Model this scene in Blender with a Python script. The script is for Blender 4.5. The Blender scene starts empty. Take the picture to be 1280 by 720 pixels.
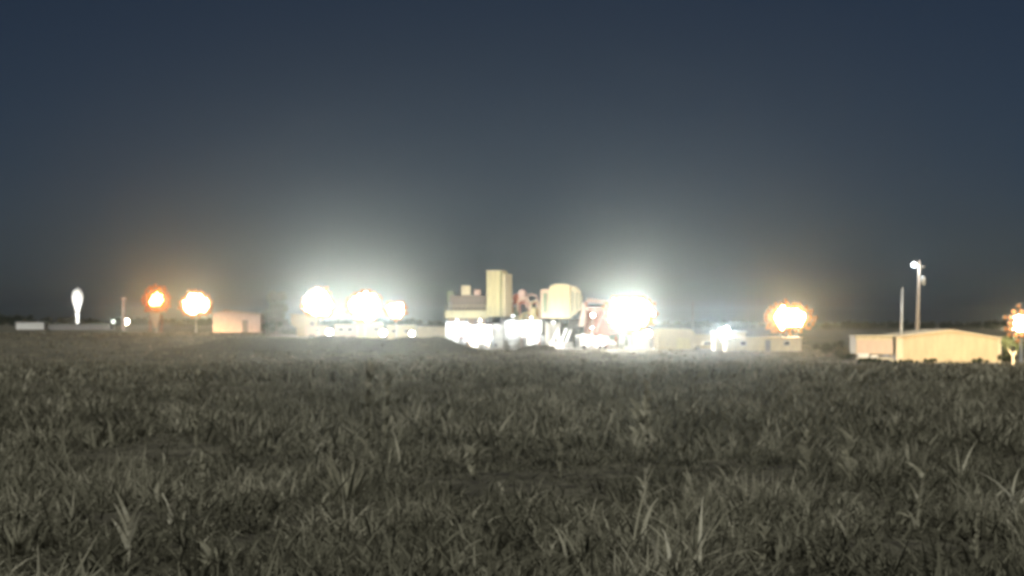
import bpy, math, random
import numpy as np
from mathutils import Vector, Matrix, noise

random.seed(7)
rng = np.random.default_rng(11)
sc = bpy.context.scene
COL = sc.collection
R = math.radians

# ------------------------------------------------------------------ camera
F = 2600.0            # focal length of the photograph in its own pixels (1280 wide)
EYE = 1.7
cam = bpy.data.cameras.new("camera")
cam.sensor_width = 36
cam.lens = 36 * F / 1280
cam.clip_start = 0.1
cam.clip_end = 20000
cam.dof.use_dof = True
cam.dof.focus_distance = 3.2
cam.dof.aperture_fstop = 13.0
camo = bpy.data.objects.new("camera", cam)
COL.objects.link(camo)
camo.location = (0, 0, EYE)
camo.rotation_euler = (R(90) + math.atan(42 / F), 0, 0)
sc.camera = camo

# ------------------------------------------------------------------ night sky and moonlight
world = bpy.data.worlds.new("World")
sc.world = world
world.use_nodes = True
wn = world.node_tree
bg = wn.nodes["Background"]
sky = wn.nodes.new("ShaderNodeTexSky")
sky.sky_type = 'NISHITA'
sky.sun_disc = False
MOON_EL, MOON_AZ = 48.0, 200.0       # the moon stands behind the camera, a little to its left
sky.sun_elevation = R(MOON_EL)
sky.sun_rotation = R(MOON_AZ)
sky.air_density = 0.56
sky.dust_density = 0.7
sky.ozone_density = 4.0
wn.links.new(sky.outputs[0], bg.inputs[0])
bg.inputs[1].default_value = 0.0094

moon = bpy.data.lights.new("moonlight", 'SUN')
moon.energy = 2.9
moon.angle = R(14)
moon.color = (1.0, 0.985, 0.93)
mo = bpy.data.objects.new("moonlight", moon)
COL.objects.link(mo)
mdir = Vector((math.sin(R(MOON_AZ)) * math.cos(R(MOON_EL)), math.cos(R(MOON_AZ)) * math.cos(R(MOON_EL)), math.sin(R(MOON_EL))))
mo.rotation_euler = mdir.to_track_quat('Z', 'Y').to_euler()
mo.location = (0, -20, 40)

sc.view_settings.view_transform = 'Standard'
sc.view_settings.look = 'None'
sc.view_settings.exposure = 0
sc.view_settings.gamma = 1
sc.cycles.volume_bounces = 0
sc.cycles.max_bounces = 5
sc.cycles.diffuse_bounces = 2
sc.cycles.sample_clamp_indirect = 4

HAZE_DENSITY = 0.0002
HAZE_G = 0.95
GLOW = 0.66            # scale of what the mast lamps throw towards the field
WORK = 1.0            # scale of what they throw on the yard

# ------------------------------------------------------------------ helpers
def X(px, Y): return (px - 640.0) / F * Y
def Z(py, Y): return EYE + (402.0 - py) / F * Y

def sm(a, b, x):
    t = np.clip((x - a) / (b - a), 0, 1)
    return t * t * (3 - 2 * t)

def gz(x, y):
    """height of the land: it falls from the camera to the flat where the yard stands"""
    x = np.asarray(x, float); y = np.asarray(y, float)
    t = np.clip(y / 285.0, -1.2, 1)
    z = -4.0 * t
    z = z + 2.2 * sm(-15, -75, x) * sm(380, 540, y)
    z = z + (2.6 + .25 * np.sin(x * .31) + .15 * np.sin(x * .83)) * np.exp(-((y - 403) / 9.0) ** 2) * sm(-70, -52, x) * (1 - sm(-15.5, -3.5, x))
    z = z + 1.0 * sm(900, 1500, y)
    z = z + 0.05 * np.sin(x * 0.9 + 1.3 * np.sin(y * 0.21)) * np.cos(y * 0.33) * sm(330, 200, y) * sm(-5, 8, y)
    return z
def G(x, y): return float(gz(x, y))

class MB:
    def __init__(s): s.v = []; s.f = []
    def box(s, x0, x1, y0, y1, z0, z1):
        n = len(s.v)
        s.v += [(x0,y0,z0),(x1,y0,z0),(x1,y1,z0),(x0,y1,z0),(x0,y0,z1),(x1,y0,z1),(x1,y1,z1),(x0,y1,z1)]
        s.f += [[n+i for i in q] for q in ((0,3,2,1),(4,5,6,7),(0,1,5,4),(1,2,6,5),(2,3,7,6),(3,0,4,7))]
        return s
    def tube(s, p, q, r, n=8, r2=None):
        p = Vector(p); q = Vector(q); r2 = r if r2 is None else r2
        d = (q - p).normalized()
        a = d.orthogonal().normalized(); b = d.cross(a)
        m = len(s.v)
        for c, rr in ((p, r), (q, r2)):
            for i in range(n):
                t = 2 * math.pi * i / n
                s.v.append(tuple(c + a * math.cos(t) * rr + b * math.sin(t) * rr))
        for i in range(n):
            j = (i + 1) % n
            s.f.append([m+i, m+j, m+n+j, m+n+i])
        s.f.append([m+i for i in range(n)][::-1]); s.f.append([m+n+i for i in range(n)])
        return s
    def lathe(s, prof, c=(0,0,0), n=20, axis='z'):
        m = len(s.v)
        for (r, h) in prof:
            for i in range(n):
                t = 2 * math.pi * i / n
                a, b = r * math.cos(t), r * math.sin(t)
                p = (a, b, h) if axis == 'z' else ((h, a, b) if axis == 'x' else (a, h, b))
                s.v.append((c[0]+p[0], c[1]+p[1], c[2]+p[2]))
        for k in range(len(prof) - 1):
            for i in range(n):
                j = (i + 1) % n
                s.f.append([m+k*n+i, m+k*n+j, m+(k+1)*n+j, m+(k+1)*n+i])
        s.f.append([m+i for i in range(n)][::-1]); s.f.append([m+(len(prof)-1)*n+i for i in range(n)])
        return s
    def prism(s, poly, y0, y1):
        """poly in x,z, extruded along y"""
        m = len(s.v); n = len(poly)
        s.v += [(x, y0, z) for x, z in poly] + [(x, y1, z) for x, z in poly]
        for i in range(n):
            j = (i + 1) % n
            s.f.append([m+i, m+j, m+n+j, m+n+i])
        s.f.append([m+i for i in range(n)][::-1]); s.f.append([m+n+i for i in range(n)])
        return s
    def prismx(s, poly, x0, x1):
        m = len(s.v); n = len(poly)
        s.v += [(x0, y, z) for y, z in poly] + [(x1, y, z) for y, z in poly]
        for i in range(n):
            j = (i + 1) % n
            s.f.append([m+i, m+j, m+n+j, m+n+i])
        s.f.append([m+i for i in range(n)][::-1]); s.f.append([m+n+i for i in range(n)])
        return s
    def build(s, name, mat, parent=None, bevel=0, smooth=False, loc=None, rot=None):
        me = bpy.data.meshes.new(name)
        me.from_pydata(s.v, [], s.f)
        me.update()
        if smooth:
            me.polygons.foreach_set("use_smooth", [len(p.vertices) <= 4 for p in me.polygons])
        me.materials.append(mat)
        o = bpy.data.objects.new(name, me)
        COL.objects.link(o)
        if parent: o.parent = parent
        if loc is not None: o.location = loc
        if rot is not None: o.rotation_euler = rot
        if bevel:
            md = o.modifiers.new("bevel", 'BEVEL'); md.width = bevel; md.segments = 2; md.limit_method = 'ANGLE'
        return o

def thing(name, label, cat, loc, rz=0, group=None):
    o = bpy.data.objects.new(name, None)
    COL.objects.link(o)
    o.empty_display_size = 0.3
    o.location = loc; o.rotation_euler = (0, 0, rz)
    o["label"] = label; o["category"] = cat
    if group: o["group"] = group
    return o

def copies(first, locs, parent):
    out = [first]
    for l in locs:
        c = first.copy(); COL.objects.link(c); c.parent = parent; c.location = l
        out.append(c)
    return out

# ------------------------------------------------------------------ materials
def mat(name, col, rough=0.7, var=0.25, scale=1.5, metal=0.0, streak=True, bump=0.0, col2=None):
    m = bpy.data.materials.new(name); m.use_nodes = True
    nt = m.node_tree; b = nt.nodes["Principled BSDF"]
    b.inputs["Roughness"].default_value = rough; b.inputs["Metallic"].default_value = metal
    tc = nt.nodes.new("ShaderNodeTexCoord")
    mp = nt.nodes.new("ShaderNodeMapping"); mp.inputs["Scale"].default_value = (1, 1, 0.25 if streak else 1)
    n1 = nt.nodes.new("ShaderNodeTexNoise"); n1.inputs["Scale"].default_value = scale; n1.inputs["Detail"].default_value = 6
    n1.inputs["Roughness"].default_value = 0.65
    cr = nt.nodes.new("ShaderNodeValToRGB")
    d = col2 or tuple(c * (1 - var * 1.6) for c in col)
    cr.color_ramp.elements[0].position = 0.3; cr.color_ramp.elements[0].color = (*d, 1)
    cr.color_ramp.elements[1].position = 0.62; cr.color_ramp.elements[1].color = (*col, 1)
    nt.links.new(tc.outputs["Object"], mp.inputs[0]); nt.links.new(mp.outputs[0], n1.inputs["Vector"])
    nt.links.new(n1.outputs[0], cr.inputs[0]); nt.links.new(cr.outputs[0], b.inputs["Base Color"])
    if bump:
        bp = nt.nodes.new("ShaderNodeBump"); bp.inputs["Strength"].default_value = bump; bp.inputs["Distance"].default_value = 0.05
        nt.links.new(n1.outputs[0], bp.inputs["Height"]); nt.links.new(bp.outputs[0], b.inputs["Normal"])
    return m

def emit(name, col, strength):
    m = bpy.data.materials.new(name); m.use_nodes = True
    b = m.node_tree.nodes["Principled BSDF"]
    b.inputs["Base Color"].default_value = (*[.25 * c for c in col], 1)
    b.inputs["Emission Color"].default_value = (*col, 1)
    b.inputs["Emission Strength"].default_value = strength
    return m

M = dict(
    white=mat("white_paint", (0.78, 0.78, 0.74), 0.5, 0.12),
    cream=mat("cream_siding", (0.62, 0.55, 0.38), 0.6, 0.15),
    yellow=mat("pale_yellow_siding", (0.66, 0.60, 0.36), 0.6, 0.15),
    tan=mat("tan_siding", (0.55, 0.44, 0.27), 0.55, 0.14),
    tan_trim=mat("tan_trim", (0.66, 0.57, 0.40), 0.55, 0.1),
    peach=mat("peach_siding", (0.62, 0.47, 0.36), 0.6, 0.15),
    pink=mat("pink_siding", (0.58, 0.42, 0.36), 0.6, 0.15),
    brown=mat("brown_cladding", (0.20, 0.165, 0.14), 0.7, 0.2),
    red=mat("red_oxide_paint", (0.36, 0.11, 0.06), 0.6, 0.25),
    grey=mat("grey_steel", (0.28, 0.28, 0.28), 0.5, 0.2, metal=0.2),
    dark=mat("dark_steel", (0.06, 0.065, 0.06), 0.6, 0.2),
    green=mat("dull_green_paint", (0.22, 0.27, 0.19), 0.6, 0.2),
    galv=mat("galvanised_steel", (0.5, 0.52, 0.52), 0.4, 0.15, metal=0.3),
    wood=mat("weathered_pole_wood", (0.42, 0.36, 0.30), 0.85, 0.25, scale=4, bump=0.3),
    concrete=mat("concrete", (0.36, 0.34, 0.31), 0.9, 0.15, streak=False),
    gravel=mat("gravel_pad", (0.34, 0.30, 0.25), 0.95, 0.25, scale=0.6, streak=False, bump=0.3),
    glass=mat("dark_glass", (0.03, 0.035, 0.04), 0.1, 0.1),
    rubber=mat("rubber", (0.03, 0.03, 0.03), 0.9, 0.1),
    bark=mat("pale_bark", (0.36, 0.30, 0.24), 0.9, 0.25, scale=5),
)
LENS = {}
def lens(col, s):
    k = (col, s)
    if k not in LENS: LENS[k] = emit("lamp_lens", col, s)
    return LENS[k]

WHITE = (1.0, 0.89, 0.75)
WARM = (1.0, 0.80, 0.55)
ORANGE = (1.0, 0.42, 0.09)
COOL = (0.88, 0.95, 1.0)

# ------------------------------------------------------------------ the land
def axis(parts):
    out = []
    for a, b, s in parts: out += list(np.arange(a, b, s))
    return np.array(out + [parts[-1][1]])
gx = axis([(-6000, -600, 600), (-600, -150, 50), (-150, -40, 5), (-40, 40, 1.0), (40, 150, 5), (150, 600, 50), (600, 6000, 600)])
gy = axis([(-900, -20, 88), (-20, 8, 4), (8, 60, 0.8), (60, 200, 2), (200, 380, 10), (380, 426, 2), (426, 700, 9.8), (700, 1600, 60), (1600, 7000, 540)])
GX, GY = np.meshgrid(gx, gy)
GZ = gz(GX, GY)
near = (GY > 5) & (GY < 200) & (np.abs(GX) < 60)
GZ = GZ + near * rng.normal(0, 0.02, GX.shape)
nxg, nyg = len(gx), len(gy)
verts = np.stack([GX.ravel(), GY.ravel(), GZ.ravel()], 1)
ii = (np.arange(nyg - 1)[:, None] * nxg + np.arange(nxg - 1)[None]).ravel()
faces = np.stack([ii, ii + 1, ii + nxg + 1, ii + nxg], 1)
def np_mesh(name, verts, faces, material):
    me = bpy.data.meshes.new(name)
    me.vertices.add(len(verts)); me.vertices.foreach_set("co", np.ascontiguousarray(verts, dtype=np.float32).ravel())
    k = faces.shape[1]
    me.loops.add(faces.size); me.loops.foreach_set("vertex_index", np.ascontiguousarray(faces, dtype=np.int32).ravel())
    me.polygons.add(len(faces)); me.polygons.foreach_set("loop_start", np.arange(0, faces.size, k, dtype=np.int32))
    me.update(calc_edges=True)
    me.materials.append(material)
    return me
gm = bpy.data.materials.new("field_soil"); gm.use_nodes = True
nt = gm.node_tree; b = nt.nodes["Principled BSDF"]; b.inputs["Roughness"].default_value = 1.0
b.inputs["Specular IOR Level"].default_value = 0.1
tc = nt.nodes.new("ShaderNodeTexCoord")
def nz(scale, detail=5, sy=1.0, rough=0.6):
    mp = nt.nodes.new("ShaderNodeMapping"); mp.inputs["Scale"].default_value = (1, sy, 1)
    n = nt.nodes.new("ShaderNodeTexNoise"); n.inputs["Scale"].default_value = scale; n.inputs["Detail"].default_value = detail; n.inputs["Roughness"].default_value = rough
    nt.links.new(tc.outputs["Object"], mp.inputs[0]); nt.links.new(mp.outputs[0], n.inputs["Vector"]); return n
def ramp(src, a, ca, bb, cb):
    r = nt.nodes.new("ShaderNodeValToRGB")
    r.color_ramp.elements[0].position = a; r.color_ramp.elements[0].color = (*ca, 1)
    r.color_ramp.elements[1].position = bb; r.color_ramp.elements[1].color = (*cb, 1)
    nt.links.new(src.outputs[0], r.inputs[0]); return r
n1 = nz(3.5, 8, 0.5, 0.75); r1 = ramp(n1, 0.38, (0.045, 0.042, 0.034), 0.66, (0.185, 0.18, 0.132))
n2 = nz(0.10, 5, 0.25); r2 = ramp(n2, 0.35, (0.62, 0.62, 0.62), 0.65, (1.15, 1.12, 1.05))
mx = nt.nodes.new("ShaderNodeMix"); mx.data_type = 'RGBA'; mx.blend_type = 'MULTIPLY'; mx.inputs[0].default_value = 1
nt.links.new(r1.outputs[0], mx.inputs[6]); nt.links.new(r2.outputs[0], mx.inputs[7]); nt.links.new(mx.outputs[2], b.inputs["Base Color"])
bp = nt.nodes.new("ShaderNodeBump"); bp.inputs["Strength"].default_value = 0.7; bp.inputs["Distance"].default_value = 0.12
nt.links.new(n1.outputs[0], bp.inputs["Height"]); nt.links.new(bp.outputs[0], b.inputs["Normal"])
ground = bpy.data.objects.new("ground", np_mesh("ground", verts, faces, gm)); COL.objects.link(ground)
ground["kind"] = "structure"

def pad(name, x0, x1, y0, y1, material, dz=0.03):
    """a gravel sheet laid on the land"""
    nx, ny = 24, 10
    v = []; f = []
    for j in range(ny + 1):
        for i in range(nx + 1):
            x = x0 + (x1 - x0) * i / nx; y = y0 + (y1 - y0) * j / ny
            if j == 0: y += random.uniform(-2, 2)
            v.append((x, y, G(x, y) + dz))
    for j in range(ny):
        for i in range(nx):
            a = j * (nx + 1) + i; f.append([a, a + 1, a + nx + 2, a + nx + 1])
    m_ = MB(); m_.v = v; m_.f = f
    o = m_.build(name, material); o["kind"] = "structure"; return o
pad("gravel_yard", -17, 42, 426, 480, M['gravel'])
pad("gravel_yard", -64, -17.2, 536, 590, M['gravel'])
pad("gravel_yard", 44, 78, 266, 300, M['gravel'])

def mound(px0, px1, rows, Y, depth, name="earth_bank"):
    """low bank of earth whose crest follows rows (pixel rows at even steps along it)"""
    nx, ny = 48, 10; v = []; f = []
    for j in range(ny + 1):
        for i in range(nx + 1):
            q = i / nx; x = X(px0, Y) + (X(px1, Y) - X(px0, Y)) * q; y = Y + depth * (j / ny - .5)
            k = q * (len(rows) - 1); a = int(min(k, len(rows) - 2)); row = rows[a] + (rows[a + 1] - rows[a]) * (k - a)
            top = max(0, Z(row, Y) - G(x, Y) + .25 * noise.noise(Vector((x * .8, y * .5, 2)))) 
            edge = min(1, 8 * q, 8 * (1 - q))
            v.append((x, y, G(x, y) - .05 + top * math.sin(math.pi * j / ny) ** 1.3 * edge))
    for j in range(ny):
        for i in range(nx):
            a = j * (nx + 1) + i; f.append([a, a + 1, a + nx + 2, a + nx + 1])
    m_ = MB(); m_.v = v; m_.f = f
    o = m_.build(name, gm, smooth=True); o["kind"] = "structure"
mound(640, 700, [436, 433, 430, 431, 434], 406, 10)
mound(1060, 1160, [458, 453, 454, 455, 452, 454, 456], 260, 5)

# ------------------------------------------------------------------ grass
def grass_material(name, c0, c1, c2):
    m = bpy.data.materials.new(name); m.use_nodes = True
    nt = m.node_tree; nt.nodes.clear()
    out = nt.nodes.new("ShaderNodeOutputMaterial")
    at = nt.nodes.new("ShaderNodeAttribute"); at.attribute_name = "tint"
    cr = nt.nodes.new("ShaderNodeValToRGB")
    e = cr.color_ramp.elements; e[0].position = 0; e[0].color = (*c0, 1); e[1].position = 1; e[1].color = (*c2, 1)
    k = e.new(0.6); k.color = (*c1, 1)
    d = nt.nodes.new("ShaderNodeBsdfDiffuse"); t = nt.nodes.new("ShaderNodeBsdfTranslucent"); mi = nt.nodes.new("ShaderNodeMixShader")
    mi.inputs[0].default_value = 0.45
    nt.links.new(at.outputs["Fac"], cr.inputs[0]); nt.links.new(cr.outputs[0], d.inputs[0]); nt.links.new(cr.outputs[0], t.inputs[0])
    nt.links.new(d.outputs[0], mi.inputs[1]); nt.links.new(t.outputs[0], mi.inputs[2]); nt.links.new(mi.outputs[0], out.inputs[0])
    return m
GRASS = grass_material("field_grass", (0.08, 0.078, 0.055), (0.20, 0.195, 0.14), (0.36, 0.345, 0.26))
WEED = grass_material("dry_weed", (0.10, 0.098, 0.07), (0.30, 0.29, 0.21), (0.58, 0.56, 0.44))

def blades(px, py, pz, h, w, tint, lean, bend, seg=3):
    """arched tapering leaves as strips; every argument is an array of one value per leaf"""
    n = len(px)
    az = rng.uniform(0, 2 * np.pi, n); ax = np.cos(az); ay = np.sin(az)
    face = az + np.pi / 2 + rng.normal(0, 0.6, n)
    wx, wy = np.cos(face) * w / 2, np.sin(face) * w / 2
    V = np.zeros((n, seg + 1, 2, 3), np.float32)
    for s in range(seg + 1):
        t = s / seg
        out = h * (lean * t + bend * t * t)
        up = h * (t - 0.55 * bend * t ** 3)
        k = (1 - t) ** 0.6 * (0.75 + 0.5 * math.sin(math.pi * min(1, t + 0.2))) + 0.06
        for q, sg in ((0, -1), (1, 1)):
            V[:, s, q, 0] = px + ax * out + sg * wx * k
            V[:, s, q, 1] = py + ay * out + sg * wy * k
            V[:, s, q, 2] = pz + up
    base = np.arange(n)[:, None] * (2 * (seg + 1))
    fs = []
    for s in range(seg):
        a = base + 2 * s
        fs.append(np.concatenate([a, a + 1, a + 3, a + 2], 1))
    Fc = np.stack(fs, 1).reshape(-1, 4)
    T = np.repeat(tint, seg)
    return V.reshape(-1, 3), Fc, T

def set_tint(me, T):
    at = me.attributes.new("tint", 'FLOAT', 'FACE'); at.data.foreach_set("value", T.astype(np.float32))

def patch(x, y):
    """slow variation of how thick and how pale the grass grows"""
    return np.array([0.8 * noise.noise(Vector((a * 0.55, b * 0.13, 3.1))) + 0.7 * noise.noise(Vector((a * 1.5, b * 0.42, 8.0))) for a, b in zip(x, y)])

def field(name, y0, y1, nclump, per, hgt, wid, spread, seg, margin=4.0, where=None, everywhere=False, lay=0.0, material=None):
    u = rng.uniform(0, 1, nclump)
    cy = y0 * (y1 / y0) ** u
    cx = rng.uniform(-1, 1, nclump) * (cy * 0.26 + margin)
    pt = patch(cx, cy)
    keep = rng.uniform(-0.42, 0.42, nclump) < pt * 2.0 + 0.08
    if everywhere: keep[:] = True
    if where is not None: keep &= where(cx, cy)
    cx, cy, pt = cx[keep], cy[keep], pt[keep]
    n = len(cx)
    big = np.clip(np.exp(rng.normal(-0.15, 0.42, n) + 0.7 * pt), .35, 1.7)
    ctint = np.clip(0.30 + 1.0 * pt + rng.normal(0, 0.18, n), 0, 1)
    k = np.clip(rng.poisson(per, n), 2, None)
    idx = np.repeat(np.arange(n), k); N = len(idx)
    sc_ = 1 + 0.0 * cy
    bx = cx[idx] + rng.normal(0, 1, N) * spread * sc_[idx]
    by = cy[idx] + rng.normal(0, 1, N) * spread * sc_[idx]
    bz = gz(bx, by) - 0.02
    h = hgt * big[idx] * rng.uniform(0.45, 1.15, N)
    w = wid * rng.uniform(0.6, 1.4, N) * (0.6 + 0.4 * big[idx])
    tint = np.clip(ctint[idx] + rng.normal(0, 0.14, N), 0, 1)
    lean = rng.uniform(0.02, 0.6, N) + lay; bend = np.clip(rng.normal(0.6, 0.4, N), 0, 1.3)
    v, f, T = blades(bx, by, bz, h, w, tint, lean, bend, seg)
    me = np_mesh(name, v, f, material or GRASS); set_tint(me, T)
    o = bpy.data.objects.new(name, me); COL.objects.link(o)
    return o
g1 = field("grass", 12.5, 34, 7500, 16, 0.25, 0.022, 0.14, 4, 2.5)
g1["label"] = "thick dull olive grass and dry stems over the near field"
g0 = field("grass", 12.5, 60, 16000, 8, 0.10, 0.03, 0.22, 2, 2.5, None, True, 1.0)
g0["label"] = "short matted thatch lying low between the taller grass clumps"
g2 = field("grass", 34, 110, 10500, 12, 0.36, 0.040, 0.22, 3, 3)
g2["label"] = "rough grass growing across the middle of the dark field"
g3 = field("grass", 110, 415, 13000, 8, 0.5, 0.12, 0.5, 2, 5)
g3["label"] = "low dark grass at the far side of the field before the lit yard"
g5 = field("tall_dry_stems", 13, 160, 1500, 5, 0.46, 0.022, 0.10, 5, 3, lambda x, y: np.sin(x * .8 + y * .11) + np.sin(y * .23 - x * .35) > .1, False, 0.0, WEED)
g5["label"] = "scattered pale dry stems rising out of the rough grass"
g4 = field("grass", 416, 640, 7000, 7, 0.5, 0.2, 0.7, 2, 5, lambda x, y: (x < -66) | ((x < -18) & (y < 527)) | ((x > 46) & (y < 470)) | (y > 600))
g4["label"] = "thin far grass on the dull strip of land around the yards"
for g in (g0, g1, g2, g3, g4, g5):
    g["kind"] = "stuff"; g["category"] = "grass"

# tall pale plants that stand out of the grass one by one
def weed(px, py_base, hpx, shape, label, wpx=30, tint=0.9):
    # row of the foot -> distance on the slope
    k = (py_base - 402) / F
    Y = EYE / (k - 4.0 / 285.0)
    x = X(px, Y); h = hpx / F * Y; w = wpx / F * Y
    t = thing("tall_weed", label, "weed", (x, Y, G(x, Y) - 0.02), random.uniform(-0.1, 0.1), "tall pale weeds in the field")
    st = MB()
    lean = {'v': 0.0, 'hook': -0.28, 'mast': 0.03, 'arch': 0.15, 'bush': 0.0, 'pair': 0.05}[shape]
    r0 = 2.2 / F * Y
    if shape != 'bush':
        hs = h * (0.55 if shape == 'v' else 0.85)
        p = Vector((0, 0, 0)); nseg = 4
        for s in range(nseg):
            q = Vector((lean * h * ((s + 1) / nseg) ** 2, 0.02 * s, hs * (s + 1) / nseg))
            st.tube(p, q, r0 * (1 - s * 0.12), 5, r0 * (1 - (s + 1) * 0.12)); p = q
        so = st.build("stem", WEED, t)
        set_tint(so.data, np.full(len(so.data.polygons), tint))
    nl = {'v': 5, 'hook': 6, 'mast': 20, 'arch': 11, 'bush': 22, 'pair': 12}[shape]
    LV, LF, LT = [], [], []
    m_ = MB(); nface = 0
    for i in range(nl):
        if shape == 'v': z0 = h * (0.28 + 0.1 * i); L = h * 0.6; a = 0 if i % 2 else math.pi
        elif shape == 'mast': z0 = h * (0.08 + 0.065 * i); L = h * 0.15; a = random.uniform(0, 6.28)
        elif shape == 'bush': z0 = 0; L = h * random.uniform(0.7, 1.15); a = random.uniform(0, 6.28)
        else: z0 = h * (0.05 + 0.75 * i / nl); L = h * 0.32; a = random.choice((0, math.pi)) + random.uniform(-0.7, 0.7)
        spread_ = w / 2 / max(L, 0.01) if shape in ('v', 'bush') else random.uniform(0.3, 0.7)
        spread_ = min(spread_, 0.9) * random.uniform(0.6, 1.1)
        bw = 8.0 / F * Y * random.uniform(0.6, 1.1)
        x0 = lean * h * (z0 / h) ** 2
        n0 = len(m_.v); seg = 5
        for s in range(seg + 1):
            q = s / seg
            o_ = L * (spread_ * q + (0.35 if shape != 'v' else 0.1) * spread_ * q * q)
            u_ = L * (q * math.sqrt(max(0.05, 1 - spread_ ** 2)) - 0.35 * spread_ * q ** 3)
            ww = bw / 2 * ((1 - q) ** 0.6 + 0.08)
            ca, sa = math.cos(a), math.sin(a)
            # the leaf's broad side turns partly to the viewer
            m_.v += [(x0 + ca * o_ - ww * 0.8, sa * o_ - ww * 0.4, z0 + u_ - ww * 0.3), (x0 + ca * o_ + ww * 0.8, sa * o_ + ww * 0.4, z0 + u_ + ww * 0.3)]
        for s in range(seg):
            m_.f.append([n0 + 2*s, n0 + 2*s + 1, n0 + 2*s + 3, n0 + 2*s + 2])
    lo = m_.build("leaves", WEED, t)
    set_tint(lo.data, np.clip(rng.normal(tint - 0.08, 0.1, len(lo.data.polygons)), 0, 1))
    return t
WEEDS = [
    (162, 706, 84, 'v', "pale weed with a wide V of leaves in the near field at lower left", 52, .82),
    (218, 668, 58, 'hook', "single bright hooked stalk right of the wide V-leaved weed", 14, 1.0),
    (252, 632, 50, 'mast', "straight thin upright stalk above the hooked bright stalk", 12, .75),
    (112, 715, 32, 'mast', "short pale stub of a stalk at the bottom left of the field", 10, .8),
    (246, 690, 44, 'arch', "low arching dry leaf cluster just below the hooked stalk", 46, .62),
    (282, 716, 60, 'bush', "yellow-green leafy bush at the bottom edge, left of centre", 74, .60),
    (458, 582, 92, 'mast', "tall feathery pale stem in front of the left floodlight group", 16, .62),
    (482, 560, 70, 'mast', "slimmer pale stem beside the tall feathery one below the floodlights", 12, .6),
    (434, 640, 78, 'bush', "branching pale weed tuft below the tall feathery stems", 56, .62),
    (246, 560, 70, 'mast', "thin upright stem below the bright left lamp pair", 12, .55),
    (592, 600, 52, 'arch', "grey-green curved weed in the middle of the field", 34, .55),
    (90, 520, 44, 'hook', "small hooked stalk at the far left of the field", 16, .6),
    (806, 642, 128, 'mast', "tallest ragged pale weed column right of the field's centre", 26, .78),
    (798, 560, 66, 'pair', "upper ragged pale weed right behind the tallest column", 20, .62),
    (874, 650, 70, 'hook', "slanting pale stalk right of the tallest weed column", 20, .68),
    (1010, 592, 66, 'pair', "forked upright weed in the right of the field", 40, .6),
    (1062, 604, 74, 'pair', "leaning forked weed further right than its neighbour", 38, .6),
    (1146, 668, 96, 'arch', "tall faded weed left of the lower right corner", 26, .7),
    (856, 716, 54, 'bush', "low pale tangle at the bottom edge, right of centre", 60, .62),
    (954, 712, 60, 'arch', "drooping weed at the bottom edge further right", 50, .62),
    (700, 596, 56, 'mast', "thin dull upright stem just right of the field's centre", 12, .55),
    (540, 712, 44, 'bush', "small grey tuft at the bottom edge below the plant", 44, .55),
    (1220, 700, 64, 'mast', "pale upright stem in the lower right corner", 16, .6),
    (20, 700, 50, 'bush', "faint tuft of leaves in the lower left corner", 44, .5),
]
for w_ in WEEDS: weed(*w_[:4], w_[4], w_[5], w_[6])

# ------------------------------------------------------------------ lamps
def add_light(name, kind, loc, energy, col, parent, size=0.4, aim=None, cone=None, blend=0.6):
    l = bpy.data.lights.new(name, kind)
    l.energy = energy; l.color = col; l.shadow_soft_size = size
    o = bpy.data.objects.new(name, l); COL.objects.link(o)
    o.parent = parent; o.location = loc
    if kind == 'SPOT':
        l.spot_size = R(cone); l.spot_blend = blend
        o.rotation_euler = Vector(aim).to_track_quat('-Z', 'Y').to_euler()
    return o

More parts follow.
